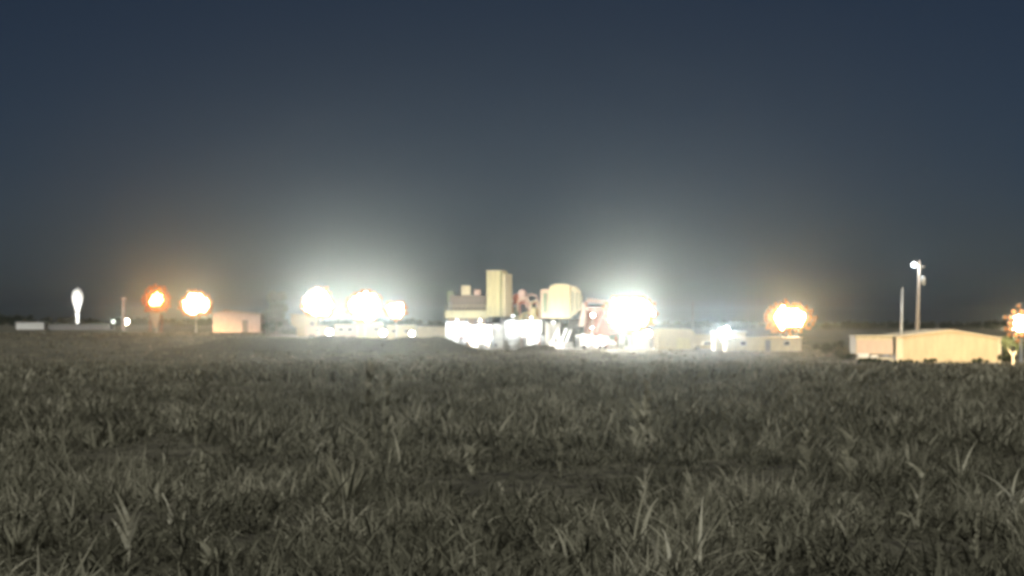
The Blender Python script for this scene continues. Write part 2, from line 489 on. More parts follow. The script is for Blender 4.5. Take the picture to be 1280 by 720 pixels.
def mast(px, Y, pys, heads, col, glow, work, label, style='pole', group="floodlight masts in the yard", headw=.76, amber=(1.0, .40, .12), cone=100, aimx=0.0, lens_s=60, worky=0.0, workx=0.0, workb=.5):
    """floodlight mast; heads: (dx, dz) metres about the lamp's own centre at row pys"""
    x = X(px, Y); zc = Z(pys, Y); z0 = G(x, Y)
    t = thing("floodlight_mast", label, "floodlight", (x, Y, z0), 0, group)
    zt = zc - z0
    xs = [h[0] for h in heads]; zs = [h[1] for h in heads]
    if style == 'pole':
        MB().tube((0, 0, 0), (0, 0, zt + max(zs) + 0.4), 0.22, 10, 0.13).build("pole", M['galv'], t)
        MB().box(-0.5, 0.5, -0.5, 0.5, 0, 0.35).build("footing", M['concrete'], t)
    elif style == 'twin':
        for s in (-1, 1):
            MB().tube((s * 1.6, 0, 0), (s * 1.4, 0, zt + max(zs)), 0.2, 10, 0.14).build("pole", M['galv'], t)
        m_ = MB()
        for k in range(3):
            za, zb = zt * (0.15 + .25 * k), zt * (0.4 + .25 * k)
            m_.tube((-1.5, 0, za), (1.5, 0, zb), 0.06, 6); m_.tube((1.5, 0.12, za), (-1.5, 0.12, zb), 0.06, 6)
        m_.build("cross_brace", M['galv'], t)
    elif style == 'trailer':
        MB().box(-1.1, 1.1, -0.8, 0.8, 0.45, 1.5).build("generator_box", M['white'], t, bevel=0.08)
        for s in (-1, 1): MB().lathe([(0.36, -0.12), (0.36, 0.12)], (s * 0.8, -0.85, 0.36), 14, 'y').build("wheel", M['rubber'], t)
        MB().tube((0, 0, 1.5), (0, 0, zt + 0.3), 0.14, 8, 0.08).build("telescopic_mast", M['galv'], t)
    for r_ in sorted(set(zs))[::2]:
        row = [h[0] for h in heads if h[1] == r_]
        MB().box(min(row) - 0.4, max(row) + 0.4, 0.2, 0.34, zt + r_ - 0.07, zt + r_ + 0.07).build("crossarm", M['galv'], t)
    core = [h_ for h_ in heads if not h_[2]]
    step = max(1, len(core) // 6); lit = core[step // 2::step]
    hr = headw / 2
    hm_ = MB().lathe([(hr * .96, -.10), (hr, -.04), (hr * .8, .2), (hr * .3, .42)], (0, 0, 0), 10, 'y').build("lamp_housing", M['grey'], t)
    lm_ = [MB().lathe([(hr * .94, -.11), (hr * .8, -.17), (hr * .3, -.2)], (0, 0, 0), 10, 'y').build("lens", m_, hm_) for m_ in (lens(col, lens_s), lens(amber, 1.3), lens(amber, .4))]  # the dim amber lenses are added to imitate a soft warm glow
    first = True
    for k, h_ in enumerate(heads):
        dx, dz, am = h_
        ho = hm_ if first else hm_.copy()
        if not first: COL.objects.link(ho)
        ho.parent = t; ho.location = (dx, -0.45, zt + dz)
        lo = lm_[am].copy(); COL.objects.link(lo); lo.parent = ho
        first = False
        if glow and h_ in lit:
            add_light("floodlight_beam", 'SPOT', (0, -0.7, 0), glow * GLOW / len(lit), col, ho, 0.5, (aimx, -1, 0.02), cone, 0.5)
    for o_ in lm_: bpy.data.objects.remove(o_)
    if work:
        add_light("floodlight_spill", 'SPOT', (0, 1.3, zt + min(zs) - 1.0), work * WORK, (1.0, .64, .28), t, 0.5, (workx, workb, -1), 150, .6)
    return t

def bank(rx, rz, seed=1, fringe=1.0):
    """uneven cluster of round heads spread as wide as the glare; dim amber outer ones imitate its fringe: (dx, dz, amber)"""
    q = random.Random(seed); out = []; step = .78
    for j in range(-9, 10):
        for i in range(-12, 13):
            x = (i + .5 * (j % 2)) * step + q.uniform(-.2, .2); z = round(j * step * .87, 2)
            e = math.hypot(x / rx, z / rz) + .07 * math.sin(3 * math.atan2(z, x) + seed) + q.uniform(-.07, .07)
            if e <= 1.0: out.append((x, z, 0))
            elif e <= 1.0 + .9 * fringe / min(rx, rz) and q.random() < .95: out.append((x, z, 1 if e < 1 + .45 * fringe / min(rx, rz) else 2))
    return out
mast(398, 540, 379, bank(3.5, 3.4, seed=1), WHITE, 105e3, 1.2e3, "leftmost white floodlight bank of the big central left group", worky=-3)
mast(456, 536, 383, bank(3.7, 3.5, seed=2), WHITE, 125e3, 1.2e3, "middle white floodlight bank of the central left group, the widest glare", worky=-3)
mast(495, 538, 388, bank(2.0, 1.8, seed=3), WHITE, 50e3, 900, "smaller white floodlight right of the two big left banks")
mast(787, 428, 392, bank(4.4, 3.2, seed=4), WHITE, 190e3, 2e3, "large white floodlight bank right of the red-brown structure", worky=2)
mast(985, 410, 397, bank(3.0, 2.0, seed=5, fringe=1.5), (1.0, 0.62, 0.30), 62e3, 22e3, "warm floodlight on twin legs above the long cream building at right", style='twin')
mast(245, 640, 380, bank(3.8, 3.1, seed=6, fringe=1.4), (1.0, 0.66, 0.36), 70e3, 60e3, "pale warm floodlight between the orange lamp and the pink shed")
mast(196, 650, 375, bank(2.0, 2.0, seed=7, fringe=3.0), (1.0, .40, .08), 36e3, 7e3, "deep orange lamp on a mast at the left, beside the warm white one", amber=(1.0, .20, .03))
mast(1276, 246, 404, bank(1.1, 1.2, seed=8, fringe=1.1), (1.0, 0.68, 0.36), 9e3, 0, "orange yard lamp at the right edge beyond the tan gabled shed", headw=0.6, worky=0.5)

xs_ = X(1276, 246)
shed_lamp = add_light("floodlight_spill", 'SPOT', (xs_, 245.5, Z(404, 246)), 150e3, (1.0, .76, .45), None, .5, (-7, 30, -1.2), 110, .5)
shed_lamp.parent = [o for o in bpy.data.objects if o.get("label", "").startswith("orange yard lamp")][0]
shed_lamp.location = shed_lamp.location - shed_lamp.parent.location
# small lamps
def small_lamp(px, Y, py, col, glow, r, label, s=40, group="small low work lamps", tilt=0):
    x = X(px, Y); z0 = G(x, Y); h = Z(py, Y) - z0
    t = thing("work_lamp", label, "lamp", (x, Y, z0), 0, group)
    MB().tube((0, 0, 0), (0, 0, max(h - r * .6, 0.3)), 0.07, 8, 0.05).build("pole", M['galv'], t)
    MB().box(-0.35, 0.35, -0.35, 0.35, 0, 0.12).build("base", M['concrete'], t)
    ho = MB().lathe([(r * .35, .35), (r * .9, .2), (r, -.12), (r * .96, -.16)], (0, 0, 0), 18, 'y').build("lamp_housing", M['grey'], t, loc=(0, -.1, h), rot=(0, tilt, 0), smooth=True)
    MB().lathe([(r * .9, -.2), (r * .75, -.26), (r * .3, -.31)], (0, 0, 0), 18, 'y').build("lens", lens(col, s), ho, smooth=True)
    add_light("lamp_light", 'SPOT', (0, -.7, 0), glow, col, ho, r * .5, (0, -1, -.05), 130)
    return t
small_lamp(412, 532, 415, WHITE, 9e3, .8, "small low white lamp under the leftmost floodlight bank")
small_lamp(479, 530, 416, WHITE, 9e3, .9, "small low white lamp under the smaller left floodlight")
small_lamp(515, 530, 417, WHITE, 5e3, .7, "small low white lamp at the right end of the peach trailers")
small_lamp(810, 424, 417, WARM, 6e3, .75, "small round warm lamp just right of the large right floodlight bank")
small_lamp(741, 436, 394, (1, .85, .75), 1.2e3, .55, "round pinkish lamp in front of the red-brown structure", s=6)
small_lamp(158, 860, 402, (1, .92, .75), 16e3, 1.5, "cream low lamp at the foot of the pink post, far left", s=14)
small_lamp(142, 880, 402, (.9, 1, .9), 3e3, 1.0, "dim small lamp left of the pink post", s=2.0)

# cold tilted flood lamp by the right buildings
def cold_lamp():
    Y = 402; x = X(908, Y); z0 = G(x, Y); h = Z(421, Y) - z0
    t = thing("portable_floodlight", "blue-white tilted floodlight glaring low between the right buildings", "floodlight", (x, Y, z0))
    for s in (-1, 1): MB().tube((s * .6, .4 * s, 0), (0, 0, h - .3), 0.06, 6).build("leg", M['galv'], t)
    MB().tube((0, .7, 0), (0, 0, h - .3), 0.06, 6).build("leg", M['galv'], t)
    ho = MB().box(-1.2, 1.2, -.2, .2, -2.0, 2.0).build("lamp_housing", M['grey'], t, loc=(0, -.2, h), rot=(0, R(-28), 0), bevel=.06)
    for k in (-1, 0, 1):
        MB().box(-1.05, 1.05, -.02, .02, -.55, .55).build("lens", lens(COOL, 45), ho, loc=(0, -.23, k * 1.25))
    add_light("floodlight_beam", 'SPOT', (0, -.8, 0), 70e3, COOL, ho, .6, (0, -1, .02), 120)
cold_lamp()

# ------------------------------------------------------------------ siding helper
def wall_panels(t, x0, x1, y, z0, z1, n, material, name="wall_panel", gap=0.05, th=0.08):
    w = (x1 - x0) / n
    p = MB().box(gap / 2, w - gap / 2, -th, 0, 0, z1 - z0).build(name, material, t, loc=(x0, y, z0))
    copies(p, [(x0 + w * i, y, z0) for i in range(1, n)], t)

def door(t, x, y, z, w=1.0, h=2.1, m='grey'):
    d = MB().box(-w / 2, w / 2, -.05, .05, 0, h).build("door", M[m], t, loc=(x, y, z))
    MB().box(.28 * w, .38 * w, -.11, -.05, h * .45, h * .52).build("handle", M['dark'], d)
    return d
def window(t, x, y, z, w=1.2, h=.9):
    f = MB().box(-w/2, w/2, -.06, .06, -h/2, -h/2+.09).box(-w/2, w/2, -.06, .06, h/2-.09, h/2).box(-w/2, -w/2+.09, -.06, .06, -h/2+.09, h/2-.09).box(w/2-.09, w/2, -.06, .06, -h/2+.09, h/2-.09).build("window", M['white'], t, loc=(x, y, z))
    MB().box(-w/2+.09, w/2-.09, -.01, .02, -h/2+.09, h/2-.09).build("pane", M['glass'], f)
    return f

# ------------------------------------------------------------------ tan gabled shed (nearest building)
Y = 277.0
x0, x1 = X(1121, Y), X(1250, Y); zb = G(0, Y) - .05; cx = (x0 + x1) / 2
t = thing("metal_shed", "tan gabled metal shed with a low ridge, nearest building at right", "shed", (cx, Y, zb))
hw = (x1 - x0) / 2; eave = Z(423.5, Y) - zb; ridge = Z(413, Y) - zb; rx = X(1188, Y) - cx
D = 16.0
MB().prism([(-hw, 0), (hw, 0), (hw, eave), (rx, ridge), (-hw, eave + .2)], 0, D).build("wall", M['tan'], t)
n = 13; w = 2 * hw / n
def roofz(x):
    return (eave + .2 + (ridge - eave - .2) * (x + hw) / (rx + hw)) if x < rx else (ridge + (eave - ridge) * (x - rx) / (hw - rx))
for i in range(n):
    a = -hw + w * i + .03; bq = a + w - .06
    MB().prism([(a, .25), (bq, .25), (bq, roofz(bq) - .03), (a, roofz(a) - .03)], -.06 - .02 * (i % 2), -.003).build("siding_panel", M['tan'], t)
for (a, za, c, zc) in ((-hw, eave + .2, rx, ridge), (rx, ridge, hw, eave)):
    MB().prism([(a - (.3 if a < 0 else 0), za), (c + (.3 if c > rx + 1 else 0), zc), (c + (.3 if c > rx + 1 else 0), zc + .14), (a - (.3 if a < 0 else 0), za + .14)], -.4, D + .3).build("roof", M['tan_trim'], t)
MB().box(-hw - .12, -hw + .75, -.16, -.085, 0, eave + .15).build("corner_trim", M['tan_trim'], t)
MB().box(hw - .25, hw + .1, -.16, -.085, 0, eave - .05).build("corner_trim", M['tan_trim'], t)
MB().box(-hw + .76, hw - .26, -.14, -.085, 0, .22).build("base_trim", M['concrete'], t)

# low annex left of the shed
x0, x1 = X(1071, Y), X(1119, Y)
t = thing("site_trailer", "low cream flat-roofed site trailer butted against the tan shed's left side", "trailer", ((x0 + x1) / 2, Y + 1, zb))
hw = (x1 - x0) / 2; zt = Z(421, Y) - zb; zl = Z(443, Y) - zb
MB().box(-hw, hw, 0, 5, zl, zt).build("body", M['cream'], t, bevel=.08)
wall_panels(t, -hw + .1, hw - .1, -.003, zl + .1, zt - .45, 4, M['peach'])
MB().box(-hw - .1, hw + .05, -.2, 5.1, zt + .004, zt + .2).build("roof", M['cream'], t)
for sx in (-1, 0, 1):
    MB().box(sx * hw * .85 - .18, sx * hw * .85 + .18, .2, .8, 0, zl).build("support_block", M['concrete'], t)
for s in (0, 1): MB().lathe([(.42, -.13), (.42, .13)], (hw * .25 + s * .95, .1, .42), 16, 'y').build("wheel", M['rubber'], t)
MB().box(-hw + .3, -hw + 1.6, -.9, -.1, .35, .55).build("step", M['galv'], t)

# parked pickup in the gap
def pickup(x, y, rz, label, paint, sc_=1.0):
    t = thing("pickup_truck", label, "pickup truck", (x, y, G(x, y)), rz, None)
    side = [(-2.7, .45), (-2.7, 1.05), (-.75, 1.08), (-.62, 1.72), (.75, 1.75), (1.3, 1.12), (2.5, 1.0), (2.65, .75), (2.62, .42)]
    MB().prism(side, -.9, .9).build("body", paint, t, bevel=.09)
    MB().prism([(-.55, 1.12), (-.48, 1.62), (.68, 1.64), (1.12, 1.14)], -.915, -.895).build("side_window", M['glass'], t)
    MB().prism([(-.55, 1.12), (-.48, 1.62), (.68, 1.64), (1.12, 1.14)], .895, .915).build("side_window", M['glass'], t)
    for sx in (-1.75, 1.75):
        for sy in (-.8, .8):
            w_ = MB().lathe([(.40, -.13), (.40, .13)], (0, 0, 0), 16, 'y').build("wheel", M['rubber'], t, loc=(sx, sy, .40))
            MB().lathe([(.22, -.145), (.22, .145)], (0, 0, 0), 12, 'y').build("rim", M['galv'], w_)
    for sy in (-.65, .65): MB().box(2.6, 2.68, sy - .18, sy + .18, .72, .9).build("headlight", M['white'], t)
    MB().box(2.6, 2.75, -.88, .88, .42, .6).build("bumper", M['galv'], t)
    return t
def flatbed():
    Y = 267.0; x = X(1094, Y); z0 = G(x, Y); k = Y / F
    t = thing("flatbed_trailer", "low pale flatbed trailer with a ramp in front of the low cream site trailer", "flatbed trailer", (x, Y, z0), R(-4))
    MB().box(-2.3, 1.6, -1.1, 1.1, .62, .82).build("deck", M['cream'], t, bevel=.03)
    MB().prism([(1.62, .62), (3.6, .02), (3.6, .10), (1.62, .82)], -1.0, 1.0).build("ramp", M['cream'], t)
    for sx in (-1.3, -.3): MB().lathe([(.36, -.12), (.36, .12)], (sx, -1.0, .36), 14, 'y').build("wheel", M['rubber'], t)
    for (a, b_, h_) in ((-2.2, -.9, .55), (-.6, .2, .3)):
        MB().box(a, b_, -.9, .6, .823, .82 + h_).build("load_box", M['white'], t, bevel=.08)
flatbed()
pickup(X(880, 420), 416, R(5), "cream pickup truck parked between the round-shouldered shed and the cold floodlight", M['cream'])

# poles behind the shed
def utility_pole():
    Y = 292.0; xb = X(1145.5, Y); z0 = G(xb, Y)
    t = thing("utility_pole", "tall leaning utility pole with a lamp near its top behind the tan shed", "utility pole", (xb, Y, z0))
    h = Z(325, Y) - z0; lx = X(1149.5, Y) - xb
    MB().tube((0, 0, 0), (lx, 0, h), .36, 12, .16).build("pole", M['wood'], t, smooth=True)
    zz = Z(351, Y) - z0
    c = MB().lathe([(.1, -.62), (.34, -.6), (.36, .45), (.28, .6), (.08, .66)], (0, 0, 0), 16).build("transformer", M['galv'], t, loc=(lx * .75 + .62, -.05, zz), smooth=True)
    MB().tube((-.5, 0, .1), (-.1, 0, .1), .06, 6).build("bracket", M['dark'], c)
    za = Z(329, Y) - z0
    a = MB().tube((lx, 0, za - .2), (lx - .55, -.1, za + .05), .05, 6).build("lamp_arm", M['galv'], t)
    ho = MB().lathe([(.12, .42), (.34, .3), (.4, .05), (.36, -.02)], (0, 0, 0), 16).build("lamp_housing", M['galv'], t, loc=(lx - .78, -.1, za - .05), smooth=True)
    MB().lathe([(.36, -.03), (.42, -.25), (.3, -.5), (.1, -.58)], (0, 0, 0), 16).build("globe", lens(COOL, 5), ho, smooth=True)
    add_light("lamp_light", 'POINT', (0, -.6, -.3), 500, COOL, ho, .3)
    MB().box(lx * .9 - .9, lx * .9 + .9, .18, .30, h - 1.0, h - .86).build("crossarm", M['wood'], t)
utility_pole()
Y = 284.0; xb = X(1125.5, Y); z0 = G(xb, Y)
t = thing("steel_post", "thinner bare grey post left of the tall utility pole", "post", (xb, Y, z0))
h = Z(361, Y) - z0
MB().tube((0, 0, 0), (X(1128, Y) - xb, 0, h), .25, 10, .17).build("post", M['galv'], t, smooth=True)
MB().lathe([(.2, 0), (.22, .05), (.06, .2)], (X(1128, Y) - xb, 0, h), 10).build("post_cap", M['galv'], t)
Y = 470.0; xb = X(866, Y)
t = thing("thin_mast", "thin bare mast above the round-shouldered cream shed", "mast", (xb, Y, G(xb, Y)))
hh = Z(375, Y) - G(xb, Y)
MB().tube((0, 0, 0), (0, 0, hh), .16, 8, .09).build("pole", M['galv'], t)
MB().tube((-.5, 0, hh - 1), (.5, 0, hh - 1), .05, 6).build("crossarm", M['galv'], t)

# ------------------------------------------------------------------ long cream building right
def box_building(px0, px1, pt, pb, Y, D, wallm, roofm, label, name="low_building", cat="building", npan=6, panel=None, doors=(), windows=(), rz=0, roof_over=.25):
    xa, xb = X(px0, Y), X(px1, Y); cx = (xa + xb) / 2; zb = G(cx, Y) - .1
    t = thing(name, label, cat, (cx, Y, zb), rz)
    hw = (xb - xa) / 2; H = Z(pt, Y) - zb
    MB().box(-hw, hw, 0, D, 0, H - .2).build("wall", wallm, t)
    wall_panels(t, -hw + .02, hw - .02, -.003, .25, H - .25, npan, panel or wallm)
    MB().box(-hw - roof_over, hw + roof_over, -roof_over - .1, D + roof_over, H - .196, H).build("roof", roofm, t)
    MB().box(-hw, hw, -.14, -.085, 0, .24).build("plinth", M['concrete'], t)
    for d_ in doors: door(t, d_ * hw, -.15, .245)
    for q in windows: window(t, q * hw, -.16, H * .6)
    return t, hw, H
box_building(908, 1002, 421.5, 441, 392, 7, M['cream'], M['tan_trim'], "long low cream building under the twin-legged warm floodlight", npan=8, doors=(.1,), windows=(-.55, .6))
box_building(893, 932, 414, 436, 404.5, 6, M['cream'], M['white'], "taller cream cabin behind the left end of the long low building", name="cabin", cat="cabin", npan=4, windows=(.5,))
# round-shouldered shed
Y = 425.0; xa, xb = X(822, Y), X(870, Y); cx = (xa + xb) / 2; zb = G(cx, Y) - .1
t = thing("round_shouldered_shed", "cream shed with a rounded right shoulder beside the right floodlight bank", "shed", (cx, Y, zb))
hw = (xb - xa) / 2; H = Z(411, Y) - zb
prof = [(-hw, 0), (hw, 0)] + [(hw - 1.7 * (1 - math.cos(a)), H - 1.7 + 1.7 * math.sin(a)) for a in [R(15 * k) for k in range(7)]] + [(-hw + .3, H), (-hw, H - .3)]
MB().prism(prof, 0, 9).build("shell", M['cream'], t)
wall_panels(t, -hw + .1, hw - .1, -.003, .2, H - 1.9, 5, M['cream'])
MB().box(-.1, 2.7, -.16, -.085, .2, 2.5).build("roller_door", M['yellow'], t)
box_building(866, 892, 418, 434, 430, 5, M['cream'], M['cream'], "lower cream lean-to right of the round-shouldered shed", name="lean_to", cat="shed", npan=4)
box_building(790, 822, 413, 434, 436, 6, M['peach'], M['cream'], "peach cabin tucked under the large right floodlight bank", name="cabin", cat="cabin", npan=4, doors=(.5,))

# ------------------------------------------------------------------ the plant
Yp = 455.0
Zg = G(0, Yp)
def S(px): return X(px, Yp)
def H(py): return Z(py, Yp) - Zg

# left: brown process building with yellow walkway slab
cx = S(582)
t = thing("process_building", "brown-walled process building with a yellow slab edge and rooftop boxes", "building", (cx, Yp, Zg))
L = lambda px: S(px) - cx
MB().box(L(562), L(607), 2.5, 10, H(391), H(369)).build("upper_wall", M['brown'], t)
wall_panels(t, L(562.5), L(606.5), 2.495, H(389), H(370), 4, M['brown'])
MB().box(L(556), L(609), 0, 10.5, H(398), H(388)).build("slab_edge", M['yellow'], t, bevel=.05)
for k in range(5):
    px = 558 + k * 12
    MB().box(L(px), L(px) + .35, .3, .65, .0, H(398) - .004).build("column", M['grey'], t)
MB().box(L(560), L(606), 3, 10, 0, H(398) - .004).build("lower_wall", M['peach'], t)
m_ = MB()
for k in range(11): m_.tube((L(557) + k * .88, .1, H(388)), (L(557) + k * .88, .1, H(388) + 1.05), .04, 5)
m_.tube((L(557), .1, H(388) + 1.05), (L(607), .1, H(388) + 1.05), .05, 5)
m_.build("railing", M['yellow'], t)
for (a, b_, tp, bt, mm) in ((558, 567, 364, 377, 'green'), (576, 588, 357, 371, 'cream'), (592, 601, 362, 371, 'pink')):
    u = MB().box(L(a), L(b_), 3.2, 5.2, H(bt) - .3, H(tp)).build("rooftop_box", M[mm], t, bevel=.2)
    MB().box(L(a) - .08, L(b_) + .08, 3.1, 5.3, H(tp) + .004, H(tp) + .12).build("lid", M[mm], u)
# the leftmost box's post down to the slab
MB().box(L(560), L(564), 1.5, 2.2, H(388), H(377)).build("box_stand", M['grey'], t)

# tall two-faced tower
def block_tower(name, label, cat, pxl, pxc, pxr, ptop, ptop2, pbot, Y, m1, npan=3):
    cx = X(pxc, Y)
    ang = R(30)
    wA = (X(pxc, Y) - X(pxl, Y)) / math.cos(ang); wB = (X(pxr, Y) - X(pxc, Y)) / math.sin(ang)
    t = thing(name, label, cat, (cx, Y, G(cx, Y)), -ang * 0 )
    zb = G(cx, Y); h0 = Z(pbot, Y) - zb; h1 = Z(ptop, Y) - zb; h2 = Z(ptop2, Y) - zb
    return t, ang, wA, wB, h0, h1, h2
Y = 450.0
t, ang, wA, wB, h0, h1, h2 = block_tower("tower", "tall pale yellow block tower, the highest structure of the plant", "tower", 608, 628, 638, 339, 342, 396, Y, M['yellow'])
# the corner nearest the camera stands at the origin; the broad face runs back to the left, the narrow one back to the right
rot = (0, 0, -ang)
def rb(x0, x1, y0, y1, z0, z1, name, m, bevel=0, par=None):
    return MB().box(x0, x1, y0, y1, z0, z1).build(name, m, par or t, rot=rot, bevel=bevel)
rb(-wA, 0, 0, wB * .62, h0, h1, "left_bay", M['yellow'])
for i in range(2):
    for k in range(3):
        hh = (h1 - h0) / 3
        rb(-wA + i * wA / 2 + .08, -wA + (i + 1) * wA / 2 - .08, -.12, -.003, h0 + k * hh + .06, h0 + (k + 1) * hh - .06, "wall_panel", M['yellow'])
rb(.004, .45, .35, wB, h0, h2, "right_bay", M['cream'])
rb(-wA - .1, .1, -.25, .32 + wB * .3, h1 + .004, h1 + .25, "roof_cap", M['cream'])
m_ = MB()
for k in range(26): m_.box(-.32, -.02, -.36, -.30, h0 + .2 + k * .37, h0 + .26 + k * .37)
m_.box(-.38, -.32, -.38, -.30, h0, h1 + .6).box(-.02, .04, -.38, -.30, h0, h1 + .6)
m_.build("ladder", M['green'], t, rot=rot)
for (a, b_) in ((-wA + .2, .3), (-.5, .3), (-wA + .2, wB * .55), (-.5, wB * .55)):
    rb(a, a + .35, b_, b_ + .35, 0, h0 - .004, "leg", M['grey'])
for s in (0, 1):
    MB().tube((-wA + .4, .2, .3 if s else h0 - .3), (-.3, .2, h0 - .3 if s else .3), .08, 6).build("brace", M['grey'], t, rot=rot)

# middle: rack of vessels and pipes
Y = 456.0; cx = X(656, Y)
t = thing("pipe_rack", "rusty rack of small vessels and looping pipes between tower and rounded bin", "pipe rack", (cx, Y, G(cx, Y)))
h = lambda py: Z(py, Y) - G(cx, Y)
l = lambda px: X(px, Y) - cx
for px in (641, 650, 661, 673):
    MB().box(l(px) - .14, l(px) + .14, 0, .28, 0, h(380)).build("column", M['red'], t)
for py in (380, 398):
    MB().box(l(640), l(675), -.1, 3.2, h(py) + .004, h(py) + .34).build("deck_beam", M['red'] if py == 380 else M['yellow'], t)
MB().lathe([(.3, h(380) + .35), (1.0, h(380) + .6), (1.0, h(366)), (.6, h(362.5)), (.2, h(361.5))], (l(653), 1.5, 0), 18).build("vessel", M['pink'], t, smooth=True)
MB().lathe([(.3, h(380) + .35), (.8, h(380) + .5), (.8, h(370)), (.4, h(367))], (l(645), 1.5, 0), 18).build("vessel", M['red'], t, smooth=True)
MB().lathe([(.3, h(398) + .35), (1.1, h(398) + .6), (1.1, h(386)), (.6, h(384))], (l(666), .9, 0), 18).build("vessel", M['yellow'], t, smooth=True)
for (a, c, top, mm) in ((647, 662, 372, 'peach'), (658, 672, 368, 'pink'), (650, 670, 391, 'yellow'), (664, 674, 376, 'cream')):
    m_ = MB(); pts = []
    for k in range(9):
        q = math.pi * k / 8
        pts.append(Vector((l((a + c) / 2) - (l(c) - l(a)) / 2 * math.cos(q), -.25, h(top) - 1.4 + 1.4 * math.sin(q))))
    pts = [pts[0] - Vector((0, 0, 1.6))] + pts + [pts[-1] - Vector((0, 0, 1.6))]
    for p_, q_ in zip(pts, pts[1:]): m_.tube(p_, q_, .2, 8)
    m_.build("pipe", M[mm], t)
MB().box(l(641), l(649), .3, 2.4, h(397) + .4, h(384)).build("control_box", M['green'], t, bevel=.05)

# elevated bin with rounded right end
Y = 447.0; cx = X(702, Y)
t = thing("elevated_bin", "pale yellow elevated bin with rounded right end standing on dark legs", "storage bin", (cx, Y, G(cx, Y)))
zb = G(cx, Y)
MB().prism([(l(675) - l(702), 0)] * 0 + [(X(687, Y) - cx, h(398)), (X(713, Y) - cx, h(398)), (X(713, Y) - cx, h(356)), (X(705, Y) - cx, h(354.5)), (X(694, Y) - cx, h(355)), (X(687, Y) - cx, h(358))], 0, 5).build("main_shell", M['yellow'], t)
wA_ = X(713, Y) - X(687, Y)
wall_panels(t, X(687.4, Y) - cx, X(712.6, Y) - cx, -.003, h(396), h(359), 3, M['yellow'])
MB().box(X(676, Y) - cx, X(687, Y) - cx - .01, .6, 4.6, h(397.5), h(361.5)).build("left_bay", M['peach'], t, bevel=.1)
MB().box(X(678.5, Y) - cx, X(684.5, Y) - cx, .45, .597, h(391), h(366)).build("louvre", M['green'], t)
prof = [(X(713.2, Y) - cx, h(397)), (X(727, Y) - cx, h(388)), (X(728.5, Y) - cx, h(372)), (X(726, Y) - cx, h(363)), (X(720, Y) - cx, h(358)), (X(713.2, Y) - cx, h(356.5))]
MB().prism(prof, .4, 4.8).build("rounded_end", M['cream'], t, bevel=.25)
for px in (716, 721, 725.5):
    MB().box(X(px, Y) - cx - .16, X(px, Y) - cx + .16, .22, .395, h(390 - (px - 716) * .4), h(364 + (px - 716) * .3)).build("rib", M['green'], t)
MB().box(X(675, Y) - cx, X(716, Y) - cx, -.3, 5.2, h(400.5), h(398) - .004).build("floor_beam", M['dark'], t)
for px, w_ in ((679, .8), (702, .55), (713, .8), (721, .8)):
    for yy in (0.1, 4.2):
        MB().box(X(px, Y) - cx - w_ / 2, X(px, Y) - cx + w_ / 2, yy, yy + .6, 0, h(400.5) - .004).build("leg", M['dark'], t)
MB().tube((X(703, Y) - cx, .1, h(402)), (X(713, Y) - cx, .1, h(425)), .12, 6).build("brace", M['dark'], t)
MB().box(X(715, Y) - cx, X(726, Y) - cx, .8, 4, h(412), h(398)).build("hopper_housing", M['dark'], t)
MB().prism([(X(723, Y) - cx, h(408)), (X(731, Y) - cx, h(408)), (X(733, Y) - cx, h(395)), (X(731, Y) - cx, h(380)), (X(728.6, Y) - cx, h(378))], .5, 3).build("chute", M['peach'], t, bevel=.1)

# stairs under the bin
Y = 440.0; cx = X(704, Y)
t = thing("stair_flights", "white zigzag stair flights between the dark legs of the elevated bin", "stairs", (cx, Y, G(cx, Y)))
for (a, b_, c, d_) in ((689, 430, 697, 412), (697, 412, 700, 431), (700, 431, 708, 410), (706, 431, 714, 412)):
    zb = G(cx, Y)
    MB().tube((X(a, Y) - cx, 0, Z(b_, Y) - zb), (X(c, Y) - cx, 0, Z(d_, Y) - zb), .22, 6).build("stringer", M['white'], t)
MB().box(X(686, Y) - cx, X(716, Y) - cx, -.4, 1.2, .1, Z(429, Y) - G(cx, Y)).build("landing", M['white'], t)

# red-brown structure
Y = 452.0; cx = X(745, Y)
t = thing("red_structure", "red-brown steel structure with a pale roof edge left of the right floodlights", "steel structure", (cx, Y, G(cx, Y)))
h = lambda py: Z(py, Y) - G(cx, Y)
l = lambda px: X(px, Y) - cx
MB().box(l(731), l(772), .5, 6, h(418), h(383)).build("cladding", M['red'], t)
wall_panels(t, l(731.5), l(771.5), .495, h(417), h(384), 5, M['red'])
MB().prism([(l(733), h(378)), (l(770), h(381)), (l(770), h(377)), (l(735), h(372.5))], -.2, 6.3).build("roof", M['pink'], t)
MB().box(l(730), l(735), .2, .497, h(400), h(376)).build("corner_column", M['red'], t)
MB().box(l(727), l(762), -.3, 1, h(420), h(417) - .004).build("floor_beam", M['red'], t)
for px in (732, 741, 753, 770): MB().box(l(px) - .2, l(px) + .2, .0, .4, 0, h(420) - .004).build("leg", M['red'], t)
for (a, b_) in ((733, 745), (745, 757)):
    MB().tube((l(a), .3, h(416)), (l(b_), .3, h(385)), .1, 6).build("brace", M['pink'], t)
MB().tube((l(757), .2, h(398)), (l(772), .2, h(412)), .2, 8).build("pipe", M['peach'], t)

